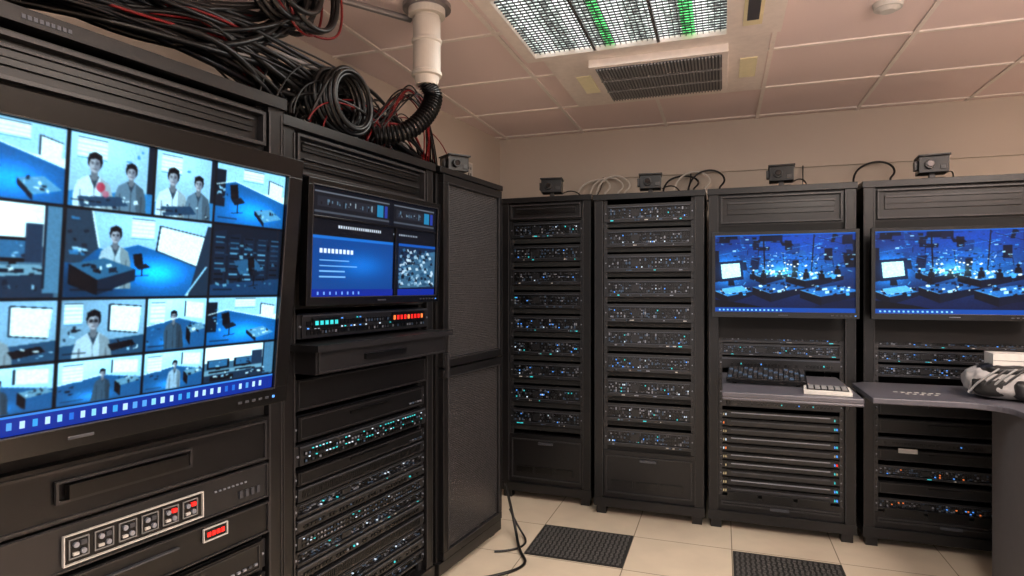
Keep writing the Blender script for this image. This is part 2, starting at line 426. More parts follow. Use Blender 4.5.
# ------------------------------------------------------------------ painted screens
class Canvas:
    def __init__(s, w, h, bg=(0,0,0)):
        s.w, s.h = w, h; s.a = np.zeros((h,w,3)); s.a[:] = bg
        s.X, s.Y = np.meshgrid((np.arange(w)+.5)/w, (np.arange(h)+.5)/h)
    def _put(s, mask, c, al=1.):
        s.a[mask] = s.a[mask]*(1-al)+np.array(c)*al
    def rect(s, x0,y0,x1,y1,c,al=1.): s._put((s.X>=x0)&(s.X<x1)&(s.Y>=y0)&(s.Y<y1), c, al)
    def ell(s, cx,cy,rx,ry,c,al=1.,clip=None):
        mk = ((s.X-cx)/rx)**2+((s.Y-cy)/ry)**2 < 1
        if clip: mk &= (s.X>=clip[0])&(s.Y>=clip[1])&(s.X<clip[2])&(s.Y<clip[3])
        s._put(mk, c, al)
    def glow(s, cx,cy,rx,ry,c):
        g = np.exp(-(((s.X-cx)/rx)**2+((s.Y-cy)/ry)**2)); s.a += g[...,None]*np.array(c)
    def mul(s, cx,cy,rx,ry,k,clip):
        g = np.exp(-(((s.X-cx)/rx)**2+((s.Y-cy)/ry)**2)); mk=(s.X>=clip[0])&(s.Y>=clip[1])&(s.X<clip[2])&(s.Y<clip[3])
        s.a *= (1+(g*mk*k))[...,None]
    def poly(s, pts, c, al=1., clip=None):
        mk = np.zeros((s.h,s.w),bool); n = len(pts)
        for i in range(n):
            x1,y1 = pts[i]; x2,y2 = pts[(i+1)%n]
            if y1 == y2: continue
            cnd = ((y1 > s.Y) != (y2 > s.Y)) & (s.X < (x2-x1)*(s.Y-y1)/(y2-y1)+x1); mk ^= cnd
        if clip: mk &= (s.X>=clip[0])&(s.Y>=clip[1])&(s.X<clip[2])&(s.Y<clip[3])
        s._put(mk, c, al)
    def line(s, x1,y1,x2,y2,t,c,al=1.,clip=None):
        dx,dy=x2-x1,(y2-y1); L=math.hypot(dx,dy)+1e-9; nx,ny=-dy/L*t,dx/L*t
        s.poly([(x1-nx,y1-ny),(x2-nx,y2-ny),(x2+nx,y2+ny),(x1+nx,y1+ny)],c,al,clip)
    def noise(s, n, amp, seed=0):
        r = np.random.RandomState(seed); g = r.rand(n, int(n*1.7))-.5
        yi = (s.Y*(n-1)); xi = s.X*(g.shape[1]-1)
        y0 = yi.astype(int).clip(0,n-2); x0 = xi.astype(int).clip(0,g.shape[1]-2); fy = yi-y0; fx = xi-x0
        v = g[y0,x0]*(1-fy)*(1-fx)+g[y0+1,x0]*fy*(1-fx)+g[y0,x0+1]*(1-fy)*fx+g[y0+1,x0+1]*fy*fx
        s.a *= (1+v[...,None]*amp)
    def blur(s, n=1):
        for _ in range(n):
            p = np.pad(s.a, ((1,1),(1,1),(0,0)), mode='edge')
            s.a = (p[1:-1,1:-1]*2+p[:-2,1:-1]+p[2:,1:-1]+p[1:-1,:-2]+p[1:-1,2:])/6
class Tile:
    def __init__(s, c, x0,y0,x1,y1): s.c=c; s.b=(x0,y0,x1,y1); s.asp=(x1-x0)*1.7/(y1-y0)
    def p(s,x,y): x0,y0,x1,y1=s.b; return (x0+(x1-x0)*x, y0+(y1-y0)*y)
    def poly(s, pts, c, al=1.): s.c.poly([s.p(*q) for q in pts], c, al, s.b)
    def rect(s, a,b,c_,d,col,al=1.): s.poly([(a,b),(c_,b),(c_,d),(a,d)], col, al)
    def ell(s, x,y,rx,ry,col,al=1.):
        cx,cy=s.p(x,y); s.c.ell(cx,cy,rx*(s.b[2]-s.b[0]),ry*(s.b[3]-s.b[1]),col,al,s.b)
    def shade(s,x,y,rx,ry,k):
        cx,cy=s.p(x,y); s.c.mul(cx,cy,rx*(s.b[2]-s.b[0]),ry*(s.b[3]-s.b[1]),k,s.b)
    def line(s,x1,y1,x2,y2,t,c,al=1.):
        a=s.p(x1,y1); b_=s.p(x2,y2); s.c.line(*a,*b_,t,c,al,s.b)
WHT=(.92,.98,1.); PAL=(.64,.82,.92); MID=(.16,.48,.70); FLR=(.02,.36,.60); DK=(.03,.09,.15); BLK=(.01,.025,.05); SKN=(.66,.66,.70)
def person(t, x, y, k, shirt=(.80,.88,.93), glasses=False, lean=0.):
    hh = .115*k; hw = hh*.74/t.asp
    def P(pts, c, al=1.): t.poly([(x+a_*hw, y+b_*hh) for a_, b_ in pts], c, al)
    sh = tuple(c*.66 for c in shirt); sh2 = tuple(c*.45 for c in shirt)
    P([(-3.0+lean,7),(-2.8,3.4),(-2.3,2.1),(-.8,1.35),(.8,1.35),(2.3,2.1),(2.8,3.4),(3.1+lean,7)], shirt)
    P([(.9,1.45),(2.3,2.1),(2.8,3.4),(3.1+lean,7),(1.2,7)], sh, .75)
    P([(-2.0,3.0),(-1.75,3.0),(-1.6,7),(-2.0,7)], sh2, .6); P([(1.9,3.2),(2.1,3.0),(2.2,7),(1.8,7)], sh2, .6); P([(-.1,2.6),(.1,2.6),(.2,7),(0,7)], sh2, .5)
    P([(-.75,1.35),(.75,1.35),(.1,2.8)], (.18,.24,.30))
    P([(-.45,.6),(.45,.6),(.5,1.7),(0,2.0),(-.5,1.7)], (.42,.44,.48))
    t.ell(x,y-.18*hh,1.05*hw,1.02*hh,BLK)
    t.ell(x-.05*hw,y+.12*hh,.80*hw,.92*hh,SKN)
    t.ell(x+.38*hw,y+.2*hh,.42*hw,.72*hh,(.38,.39,.45),.6)
    P([(-1.0,.15),(-.95,-.9),(0,-1.25),(.95,-.9),(1.0,.2),(.78,-.35),(.2,-.52),(-.6,-.40),(-.82,-.05)], BLK)
    for e in (-.38,.32):
        P([(e-.2,-.12),(e+.2,-.12),(e+.2,-.04),(e-.2,-.04)], (.12,.12,.14))
        t.ell(x+e*hw,y+.08*hh,.15*hw,.07*hh,(.12,.13,.17))
        if glasses: t.ell(x+e*hw,y+.08*hh,.32*hw,.18*hh,(.05,.06,.08),.75)
    P([(-.06,.1),(.1,.1),(.18,.42),(-.12,.42)], (.46,.47,.52)); P([(-.28,.62),(.25,.62),(.18,.70),(-.2,.70)], (.33,.28,.32))
def blinds(t, x0,y0,x1,y1,n=6):
    t.rect(x0,y0,x1,y1,WHT)
    for i in range(n): yy=y0+(y1-y0)*(i+.5)/n; t.rect(x0,yy,x1,yy+(y1-y0)*.05,PAL,.8)
    t.line(x0,y0,x1,y0,.0012,DK); t.line(x0,y1,x1,y1,.0012,MID)
def chair(t,x,y,k):
    t.poly([(x,y),(x+.13*k,y-.04*k),(x+.16*k,y+.26*k),(x+.03*k,y+.3*k)],BLK); t.poly([(x+.03*k,y+.3*k),(x+.2*k,y+.24*k),(x+.28*k,y+.34*k),(x+.1*k,y+.42*k)],DK)
    t.line(*((x+.15*k,y+.36*k)),x+.15*k,y+.58*k,.0015,BLK); t.line(x+.05*k,y+.6*k,x+.25*k,y+.56*k,.0013,BLK)
def clutter(t, r, x0,y0,x1,y1,n,cols):
    for i in range(n):
        x=x0+(x1-x0)*r.random(); y=y0+(y1-y0)*r.random(); w=.012+.05*r.random(); h=.012+.05*r.random(); s_=r.uniform(-.02,.02)
        t.poly([(x,y),(x+w,y+s_),(x+w+.005,y+h+s_),(x+.005,y+h)], r.choice(cols), .85)
def room(t, kind, seed):
    r = random.Random(seed)
    t.rect(0,0,1,1,WHT if kind!='dark' else DK)
    if kind == 'floor':
        t.rect(0,0,1,.4,PAL); t.poly([(0,.36),(.25,.26),(1,.52),(1,1),(0,1)],FLR); t.shade(.5,.75,.3,.2,.9)
        t.rect(0,.1,.12,.72,DK); blinds(t,.36,.03,.66,.22,4); t.poly([(.75,.14),(.97,.2),(.95,.5),(.75,.40)],WHT); t.line(.75,.14,.97,.2,.0015,DK); t.line(.75,.14,.75,.40,.0015,DK)
        t.line(.0,.36,.25,.26,.002,WHT); t.line(.25,.26,1,.52,.002,WHT); chair(t,.18,.34,.8); t.poly([(.55,.72),(.8,.66),(.98,.82),(.7,.92)],(.35,.6,.75)); t.poly([(.55,.72),(.7,.92),(.7,1),(.55,.8)],DK)
        clutter(t,r,.6,.68,.88,.85,9,[BLK,WHT,DK,PAL]); clutter(t,r,.0,.2,.16,.7,8,[MID,PAL,BLK])
    elif kind == 'desk':
        t.rect(0,0,.95,.45,WHT); t.shade(.3,.1,.3,.3,.2); t.rect(0,.45,1,1,(.25,.40,.50))
        for x0 in (.03,.40): t.rect(x0,.36,x0+.30,.62,BLK); t.rect(x0+.025,.39,x0+.275,.58,(.18,.40,.56)); clutter(t,r,x0+.03,.40,x0+.24,.54,5,[PAL,MID,DK]); t.rect(x0+.12,.62,x0+.18,.68,BLK)
        t.poly([(0,.66),(.8,.64),(.95,.74),(0,.8)],(.45,.60,.68)); t.rect(.06,.69,.34,.74,BLK); t.rect(.42,.69,.66,.735,DK)
        t.poly([(0,.8),(.95,.74),(.95,1),(0,1)],(.08,.18,.27)); t.rect(.08,.84,.4,.97,BLK); t.rect(.84,0,1,.95,(.30,.48,.60)); t.line(.84,0,.84,.9,.002,DK); t.rect(.66,.2,.82,.62,(.10,.2,.3))
        clutter(t,r,.05,.64,.85,.95,22,[BLK,PAL,DK,WHT])
    elif kind == 'big':
        t.rect(0,0,1,.5,(.54,.70,.80)); t.shade(.6,.1,.5,.3,.25)
        t.poly([(0,.42),(.30,.44),(.45,.36),(.98,.60),(.82,1),(0,1)],FLR); t.shade(.58,.70,.20,.16,1.3); t.shade(.1,.9,.3,.3,-.5)
        t.poly([(.0,0),(.15,0),(.20,.42),(.08,.62),(.0,.6)],(.12,.22,.30)); t.line(.15,0,.2,.42,.0015,WHT); clutter(t,r,0,.05,.13,.5,10,[DK,PAL,MID,BLK])
        t.poly([(.60,.10),(.97,.20),(.92,.62),(.58,.42)],WHT); t.line(.60,.10,.97,.20,.0018,DK); t.line(.60,.10,.58,.42,.0018,DK); t.line(.58,.42,.92,.62,.0018,DK)
        t.poly([(.97,.05),(1,.05),(1,1),(.84,1)],(.09,.18,.26)); t.line(.98,.60,.82,1,.0025,(.6,.8,.9))
        blinds(t,.40,.04,.56,.28,5); person(t,.30,.26,.80,(.66,.75,.80)); t.poly([(.03,.62),(.24,.54),(.44,.66),(.20,.80)],(.16,.38,.52)); t.poly([(.03,.62),(.2,.8),(.2,.98),(.03,.85)],BLK); t.poly([(.2,.8),(.44,.66),(.44,.80),(.2,.98)],(.03,.12,.2))
        clutter(t,r,.08,.60,.30,.70,9,[BLK,WHT,DK]); chair(t,.42,.48,.45)
    elif kind == 'man':
        t.rect(0,0,1,1,(.46,.60,.70)); t.shade(.8,.2,.5,.5,.25); t.poly([(.55,.08),(.95,.13),(.92,.62),(.55,.55)],WHT); t.line(.55,.08,.95,.13,.0018,DK); t.line(.55,.08,.55,.55,.0018,DK); t.line(.55,.55,.92,.62,.0018,DK)
        blinds(t,.04,.06,.24,.42,5); clutter(t,r,0,.45,.2,.7,7,[DK,PAL,BLK]); t.poly([(0,.78),(1,.66),(1,1),(0,1)],(.12,.28,.40)); person(t,.37,.36,1.35,(.70,.78,.84),True); t.poly([(.55,.80),(.85,.74),(.9,.84),(.6,.92)],BLK); clutter(t,r,.6,.7,.95,.95,6,[WHT,BLK,PAL])
    elif kind == 'walk':
        t.rect(0,0,1,.55,PAL); t.shade(.3,0,.5,.4,.25); t.poly([(0,.52),(.5,.38),(1,.55),(1,1),(0,1)],(.08,.34,.54)); t.shade(.4,.85,.2,.12,.8); blinds(t,.05,.08,.28,.48,5); t.poly([(.62,.05),(.95,.1),(.95,.42),(.62,.36)],WHT); t.line(.62,.05,.62,.36,.0015,DK)
        t.poly([(.66,.55),(.93,.5),(1,.62),(.74,.7)],(.4,.58,.68)); t.poly([(.66,.55),(.74,.7),(.74,.95),(.66,.8)],BLK); person(t,.42+r.random()*.1,.34,.80,r.choice([(.22,.32,.40),(.6,.7,.78)]),lean=r.uniform(-.6,.6)); t.line(0,.52,.5,.38,.002,WHT)
        clutter(t,r,.66,.48,.95,.65,8,[BLK,WHT,DK]); clutter(t,r,0,.55,.25,.9,6,[BLK,DK,MID])
    elif kind == 'two':
        t.rect(0,0,1,1,(.58,.73,.82)); t.shade(.3,.1,.5,.4,.25); blinds(t,.08,.05,.42,.32,5); t.poly([(0,.8),(1,.7),(1,1),(0,1)],MID); person(t,.28,.38,1.1); person(t,.72,.42,.95,(.38,.48,.56)); t.rect(.93,0,1,.7,DK); t.poly([(.1,.86),(.6,.8),(.7,.92),(.15,1)],(.12,.25,.36)); clutter(t,r,.45,.05,.9,.3,5,[PAL,MID]); clutter(t,r,.1,.78,.9,.95,9,[BLK,WHT,DK])
    elif kind == 'dark':
        for i in range(5):
            xx=.02+.2*i; t.poly([(xx,.1+.03*i),(xx+.16,.06+.04*i),(xx+.17,.9),(xx+.01,.98)],(.03,.12,.2))
            for k in range(10): t.rect(xx+.02,.16+.075*k,xx+.14,.18+.075*k,r.choice([(.2,.42,.55),(.1,.25,.36),(.4,.62,.75),BLK]))
        t.poly([(0,.85),(1,.75),(1,1),(0,1)],(.05,.22,.36)); t.poly([(.3,.5),(.6,.45),(.75,.62),(.4,.7)],(.14,.34,.48)); chair(t,.5,.45,.7)
        clutter(t,r,.05,.1,.9,.9,45,[BLK,(.2,.4,.52),DK,(.45,.65,.75),(.08,.2,.3)])
def cctv():
    c = Canvas(700,412,(.01,.03,.05)); g=.0032
    cols=[0,.09,.27,.452,.627,.78,1.0]; rows=[0,.255,.563,.775,.935]
    L = [(0,0,1,1,'walk'),(1,0,2,1,'floor'),(2,0,3,1,'floor'),(3,0,4,1,'two'),(4,0,5,1,'two'),(5,0,6,1,'floor'),
         (0,1,1,2,'dark'),(1,1,2,2,'walk'),(2,1,3,2,'desk'),(3,1,5,2,'big'),(5,1,6,2,'dark'),
         (0,2,1,3,'floor'),(1,2,2,3,'man'),(2,2,3,3,'man'),(3,2,4,3,'man'),(4,2,5,3,'walk'),(5,2,6,3,'floor'),
         (0,3,1,4,'man'),(1,3,2,4,'dark'),(2,3,3,4,'walk'),(3,3,4,4,'walk'),(4,3,5,4,'walk'),(5,3,6,4,'desk')]
    for i,(a0,b0,a1,b1_,k) in enumerate(L):
        t = Tile(c, cols[a0]+g, rows[b0]+g*1.6, cols[a1]-g, rows[b1_]-g*1.6); room(t,k,i*7+3)
        if i == 3: t.ell(.36,.70,.05,.07,(.70,.12,.22),.8); t.ell(.42,.79,.04,.05,(.8,.3,.4),.6)
        t.rect(.04,.9,.3,.925,BLK,.6)
    c.blur(2); c.noise(190,.10,3); c.blur(1)
    c.a = np.clip(c.a,0,2)**1.12*1.08
    c.a *= np.array([.86,1.0,1.04])
    c.rect(0,.935,1,1,(.03,.16,.55)); c.rect(0,.935,1,.942,(.2,.5,.85))
    r=random.Random(5)
    for i in range(44):
        x=.03+i*.0215; c.rect(x,.957,x+.009,.980,r.choice([(.2,.6,.9),(.7,.85,1),(.1,.4,.8),(.5,.8,.95),(.3,.6,.9)]))
    return c
def ui():
    c = Canvas(380,215,(.015,.03,.06)); r=random.Random(9)
    for x0,x1 in ((.02,.56),(.60,.98)):
        c.rect(x0,.04,x1,.27,(.06,.07,.09)); c.rect(x0,.04,x1,.055,(.35,.38,.42)); c.rect(x0+.02,.09,x1-.11,.18,(.11,.12,.15))
        for i in range(30):
            x=x0+.03+r.random()*(x1-x0-.16); c.rect(x,.10+r.random()*.05,x+.008,.13+r.random()*.04,r.choice([(.3,.42,.5),(.5,.58,.62),(.15,.2,.26),(.03,.03,.04)]))
        c.rect(x1-.10,.08,x1-.05,.2,(.1,.45,.62)); c.rect(x1-.04,.08,x1-.015,.2,(.12,.2,.55)); c.rect(x0,.22,x1,.235,(.25,.28,.32))
    c.rect(0,.29,1,.44,(.03,.04,.06))
    for i in range(20): x=.18+i*.016; c.rect(x,.335,x+.011,.365,(.75,.8,.85))
    for i in range(14): x=.60+i*.016; c.rect(x,.345,x+.009,.365,(.6,.66,.72))
    c.rect(.0,.44,.60,.94,(.03,.24,.52)); c.rect(.0,.44,.60,.47,(.08,.40,.76)); c.rect(.64,.44,1,.92,(.05,.13,.24)); c.rect(.64,.44,1,.47,(.05,.30,.66))
    c.glow(.35,.7,.18,.12,(.0,.16,.26))
    for i in range(9): x=.06+i*.026; c.rect(x,.56,x+.018,.60,(.85,.92,1))
    for j_ in range(4): c.rect(.06,.66+.05*j_,.06+.12+.22*r.random(),.672+.05*j_,(.45,.7,.92))
    c.poly([(.66,.8),(.8,.55),(1,.5),(1,.9),(.66,.92)],(.2,.36,.48))
    for i in range(160):
        x=.65+r.random()*.32; y=.50+r.random()*.38; c.poly([(x,y),(x+.02,y-.01),(x+.03,y+.02),(x+.005,y+.025)],r.choice([(.45,.62,.74),(.12,.26,.38),(.02,.05,.1),(.75,.86,.93),(.2,.4,.55)]),.8)
    c.blur(1); c.rect(0,.93,1,1,(.04,.14,.55)); c.rect(.605,.28,.635,1,(.03,.03,.035))
    for i in range(8): c.rect(.05+.04*i,.952,.06+.04*i,.98,(.4,.6,.9))
    return c
def dcview():
    c = Canvas(400,250,(.008,.07,.22)); r=random.Random(33)
    c.glow(.60,.05,.6,.30,(.02,.14,.36)); c.glow(.60,.46,.34,.24,(.06,.30,.46)); c.glow(.08,.48,.14,.22,(.06,.40,.62))
    # cluttered back wall: hanging equipment, shelves, pipes of varied size
    for i in range(38):
        x=r.random(); y=r.uniform(-.05,.36); w_=.02+.08*r.random(); h_=.03+.14*r.random(); s_=r.uniform(-.02,.02)
        c.poly([(x,y),(x+w_,y+s_),(x+w_+s_,y+h_),(x+s_,y+h_)],r.choice([(.005,.02,.07),(.01,.05,.15),(.03,.18,.42),(.005,.02,.06),(.08,.32,.62),(.01,.03,.10)]),.85)
    for i in range(140):
        x=r.random(); y=r.uniform(.02,.44); k=.003+.014*r.random()
        c.poly([(x,y),(x+k*1.6,y+r.uniform(-.01,.01)),(x+k*1.5,y+k),(x,y+k*.9)],r.choice([(.04,.26,.58),(.2,.6,.9),(.01,.04,.1),(.65,.9,1),(.01,.03,.09),(.1,.42,.75)]),.8)
    for i in range(26):
        x=r.random(); y=r.uniform(0,.4); a_=r.choice([0,.1,1.5,1.6,-.3,.5]); L_=.05+.2*r.random(); c.line(x,y,x+L_*math.cos(a_),y+L_*math.sin(a_),.0012+.002*r.random(),r.choice([(.005,.02,.06),(.15,.5,.85),(.01,.04,.12)]),.85)
    c.line(.72,.0,.70,.5,.004,(.01,.03,.08)); c.line(.36,.0,.37,.45,.005,(.01,.03,.09))
    for (x,y,w_,h_,col) in ((.26,.46,.30,.10,(.10,.36,.62)),(.52,.48,.40,.12,(.14,.46,.74)),(.28,.62,.38,.14,(.08,.32,.60)),(.62,.66,.42,.14,(.11,.40,.70)),(.00,.68,.28,.12,(.12,.46,.74))):
        c.poly([(x,y+h_*.4),(x+w_*.6,y),(x+w_,y+h_*.45),(x+w_*.35,y+h_)],col); c.poly([(x,y+h_*.4),(x+w_*.35,y+h_),(x+w_*.35,y+h_*1.8),(x,y+h_*1.1)],(.01,.03,.08)); c.line(x,y+h_*.4,x+w_*.35,y+h_,.002,(.5,.8,1),.8)
        c.poly([(x+w_*.35,y+h_),(x+w_,y+h_*.45),(x+w_,y+h_*.9),(x+w_*.35,y+h_*1.8)],(.01,.05,.13))
        for i in range(32):
            px_=x+w_*(.10+.8*r.random()); py_=y+h_*(.0+.75*r.random()); k=.006+r.random()*.018
            c.poly([(px_,py_),(px_+k*1.2,py_-k*.4),(px_+k*1.3,py_+k),(px_+k*.1,py_+k*1.3)],r.choice([(.01,.02,.06),(.7,.94,1),(.25,.65,.95),(.9,.99,1),(.02,.08,.2),(.01,.03,.08)]),.9)
    for i in range(170):
        x=.58+r.gauss(0,.17); y=.42+r.gauss(0,.12); a_=r.random()*3; L_=.01+.035*r.random(); c.line(x,y,x+L_*math.cos(a_),y+L_*math.sin(a_),.001+.002*r.random(),r.choice([(.85,.98,1),(.45,.82,1),(.01,.02,.05),(.01,.04,.1),(.2,.6,.9),(.01,.02,.06)]),.9)
    for i in range(7):
        x=.26+.10*i+r.random()*.03; y=.42+r.random()*.12; c.ell(x,y,.011,.02,(.01,.02,.05)); c.poly([(x-.022,y+.09),(x-.018,y+.03),(x,y+.015),(x+.018,y+.03),(x+.024,y+.09)],(.01,.03,.08))
    for i in range(16): c.ell(.50+r.gauss(0,.12),.46+r.gauss(0,.06),.007,.009,(.95,1,1))
    c.poly([(0,.84),(.25,.90),(.50,.99),(.5,1),(0,1)],(.005,.015,.05)); c.poly([(.60,1),(.85,.86),(1,.84),(1,1)],(.01,.06,.18))
    c.blur(1)
    c.poly([(.02,.35),(.205,.33),(.215,.58),(.035,.61)],(.01,.05,.14)); c.poly([(.045,.38),(.185,.365),(.195,.54),(.055,.57)],(.70,.95,1)); c.poly([(.10,.58),(.14,.575),(.15,.66),(.10,.66)],(.01,.03,.08)); c.poly([(.05,.70),(.2,.66),(.25,.72),(.08,.77)],(.3,.65,.95)); c.poly([(0,.2),(.03,.2),(.035,.6),(0,.62)],(.01,.03,.09))
    c.glow(.12,.46,.12,.14,(.05,.16,.25)); c.glow(.50,.47,.12,.08,(.18,.32,.32)); c.noise(90,.2,8); c.blur(1)
    c.a = c.a*1.1
    c.rect(0,.945,1,1,(.02,.26,.62)); c.rect(.0,.0,1,.012,(.1,.4,.8))
    for i in range(16): c.rect(.03+.03*i,.963,.042+.03*i,.983,(.5,.8,1))
    return c
m = bpy.data.materials.new('screen_image'); m.use_nodes = True; MATS['screen_image'] = m
nt = m.node_tree; b = nt.nodes['Principled BSDF']; at = nt.nodes.new('ShaderNodeAttribute'); at.attribute_name = 'paint'
nt.links.new(at.outputs['Color'], b.inputs['Emission Color']); b.inputs['Emission Strength'].default_value = 1.35
b.inputs['Base Color'].default_value = (.005,.005,.008,1); b.inputs['Roughness'].default_value = .25; b.inputs['Specular IOR Level'].default_value = .15

def screen(c, x0,x1,z0,z1,y,parent):
    nx, ny = c.w, c.h
    xs = np.linspace(x0,x1,nx); zs = np.linspace(z1,z0,ny)
    XX, ZZ = np.meshgrid(xs,zs); V = np.stack([XX,np.full_like(XX,y),ZZ],-1).reshape(-1,3)
    i = np.arange((ny-1)*nx).reshape(ny-1,nx)[:,:-1].reshape(-1)
    F = np.stack([i,i+nx,i+nx+1,i+1],-1)
    me = bpy.data.meshes.new('screen'); me.vertices.add(len(V)); me.vertices.foreach_set('co', V.ravel())
    me.loops.add(F.size); me.loops.foreach_set('vertex_index', F.ravel().astype(np.int32))
    me.polygons.add(len(F)); me.polygons.foreach_set('loop_start', (np.arange(len(F))*4).astype(np.int32))
    me.update(calc_edges=True); me.validate()
    A = np.clip(c.a,0,1); A = np.where(A<=.04045, A/12.92, ((A+.055)/1.055)**2.4)
    ca = me.color_attributes.new('paint','FLOAT_COLOR','POINT')
    ca.data.foreach_set('color', np.concatenate([A.reshape(-1,3),np.ones((nx*ny,1))],1).ravel().astype(np.float32))
    me.materials.append(MATS['screen_image'])
    o = bpy.data.objects.new('screen', me); scene.collection.objects.link(o); o.parent = parent
def monitor(name, M, w, h, bz, bzb, c, arm=.06, split=None):
    a = MB()
    a.box(0,w,0,.03,h-bz,h,'bezel'); a.box(0,w,0,.03,0,bzb,'bezel'); a.box(0,bz,0,.03,bzb,h-bz,'bezel'); a.box(w-bz,w,0,.03,bzb,h-bz,'bezel')
    a.box(bz*.5,w-bz*.5,.012,.045,bzb*.5,h-bz*.5,'bezel'); a.box(w*.15,w*.85,.04,.06,h*.15,h*.85,'bezel')
    a.ring(bz-.003,w-bz+.003,-.002,.004,bzb-.003,h-bz+.003,.003,'rack_edge')
    if split:
        xx = bz+(w-2*bz)*split; zt = h-bz-(h-bz-bzb)*.28
        a.box(xx-.010,xx+.010,.0,.011,bzb,zt,'bezel'); a.box(bz,w-bz,.0,.011,zt-.004,zt+.004,'bezel')
    a.box(w*.42,w*.58,.05,.05+arm,h*.4,h*.6,'rack')
    a.box(w*.5-.025,w*.5+.025,-.002,.0,bzb*.40,bzb*.55,'lip')
    for i in range(5): a.box(w-bz-.03-.022*i,w-bz-.018-.022*i,-.002,.0,bzb*.4,bzb*.55,'lip')
    a.box(w-bz-.005,w-bz+.003,-.002,0,bzb*.4,bzb*.55,'led_blue')
    o = a.obj(name, M, bevel=.003); screen(c, bz, w-bz, bzb, h-bz, .010, o)
    return o
M, w = frame((-1.285,.335),(-1.17,1.43)); M = M @ Matrix.Translation((0,0,1.095)) @ Matrix.Rotation(math.radians(5.5),4,'X')
monitor('computer_monitor', M, w, .677, .050, .045, cctv(), .04)
M, w = frame((-1.305,1.69),(-1.195,2.46)); M = M @ Matrix.Translation((0,0,1.355)) @ Matrix.Rotation(math.radians(2),4,'X')
monitor('computer_monitor', M, w, .43, .022, .03, ui(), .055, .62)
dc = dcview()
for x0, x1 in ((-.055,.69),(.745,1.49)):
    M, w = frame((x0,3.66),(x1,3.66)); M = M @ Matrix.Translation((0,0,1.25))
    monitor('computer_monitor', M, w, .48, .018, .032, dc, .10)

# ------------------------------------------------------------------ desk, shelf, desk things
a = MB(); a.box(.0,.60,3.08,3.79,.895,.92,'desk'); a.box(.0,.60,3.08,3.095,.882,.896,'desk')
for x in (.02,.56): a.box(x,x+.02,3.3,3.79,.82,.896,'rack')
a.obj('pull_out_shelf', bevel=.005)
pts = [(.665,3.24),(.95,3.245)] + [(1.02+.15*math.sin(t), 3.095+.15*math.cos(t)) for t in [math.pi/2*k/8 for k in range(9)]] + [(1.17,1.9),(1.95,1.9),(1.95,3.785),(.735,3.785),(.665,3.72)]
pts = pts[::-1]
a = MB(); a.prism(pts, .875, .902, 'desk')
a.box(1.19,1.215,1.95,3.42,.0,.875,'desk_panel'); a.box(1.215,1.90,1.95,1.975,.1,.875,'desk_panel'); a.box(1.89,1.915,1.95,3.7,0,.875,'desk_panel')
a.obj('office_desk', bevel=.004)
# keyboard on raised rear feet
a = MB(); a.box(0,.38,0,.19,.004,.022,'bezel'); a.box(.004,.376,.004,.186,.022,.026,'unit2')
for r_ in range(6):
    for k in range(15): a.box(.008+k*.0244,.028+k*.0244,.012+r_*.029,.036+r_*.029,.026,.034,'rack_edge' if (r_+k)%4 else 'bluegrey')
for x in (.03,.33): a.box(x,x+.02,.16,.185,-.034,.006,'bezel'); a.box(x,x+.02,.005,.02,-.0035,.005,'bezel')
a.obj('keyboard', Matrix.Translation((.02,3.36,.924)) @ Matrix.Rotation(math.radians(-4),4,'Z') @ Matrix.Rotation(math.radians(10),4,'X'), bevel=.002)
a = MB(); a.box(0,.20,0,.16,0,.020,'white_plastic'); a.box(.012,.188,.015,.145,.020,.024,'bezel')
for i in range(6):
    for j_ in range(5): a.box(.02+i*.028,.042+i*.028,.022+j_*.024,.040+j_*.024,.024,.028,'grey_plastic')
a.obj('numeric_keypad', Matrix.Translation((.36,3.13,.921)) @ Matrix.Rotation(math.radians(-6),4,'Z'), bevel=.003)
a = MB()
for i in range(7): a.box(i*.03,i*.03+.018,0,.010,0,.0015,'white_plastic')
for i in range(5): a.box(i*.03+.04,i*.03+.055,-.05,-.042,0,.0015,'white_plastic')
a.obj('label_strip', Matrix.Translation((.80,3.46,.902)))
# soft equipment bag, dark side pockets and straps, small white box on top
a = MB()
a.hull(0,0,.075,.185,.12,.075,.7,'bag_cloth',60,36,.045,1.3)
a.hull(-.085,-.085,.060,.070,.040,.042,.65,'inner',30,18,.06,2.)
a.hull(.07,-.095,.055,.085,.045,.045,.55,'unit2',30,18,.05,.4)
a.hull(-.03,-.03,.135,.10,.07,.03,.7,'unit2',30,18,.06,3.)
for k in range(4): a.tube([Vector((-.17+.03*k,-.09,.03)),Vector((-.14+.04*k,-.135,.08+.008*k)),Vector((-.06+.03*k,-.10,.145)),Vector((.05+.015*k,.0,.155))],[.005]*4,'rack_edge' if k%2 else 'grey_plastic',8)
o = a.obj('equipment_bag', Matrix.Translation((1.27,3.42,.902)) @ Matrix.Rotation(math.radians(-14),4,'Z'), smooth=True)
a = MB(); a.box(-.09,.11,-.07,.07,.155,.212,'white_plastic'); a.box(-.09,.11,-.072,-.07,.180,.183,'grey_plastic'); a.box(.05,.09,-.073,-.07,.190,.200,'port'); a.obj('white_box', Matrix.Rotation(.15,4,'Z'), parent=o, bevel=.006)

# ------------------------------------------------------------------ floor grilles
for x0,x1,y0,y1 in ((-.995,-.475,3.09,3.505),(.055,.575,3.06,3.48)):
    a = MB(); a.box(x0,x1,y0,y1,0,.006,'mat_dark')
    n = 20
    for i in range(n):
        xx = x0+.012+(x1-x0-.02)*i/n
        for k in range(14):
            yy = y0+.012+(y1-y0-.024)*k/14; off=.004*(k%2)
            a.box(xx+off,xx+off+.013,yy,yy+.018,.006,.010,'mat_rib')
    a.obj('floor_grille')

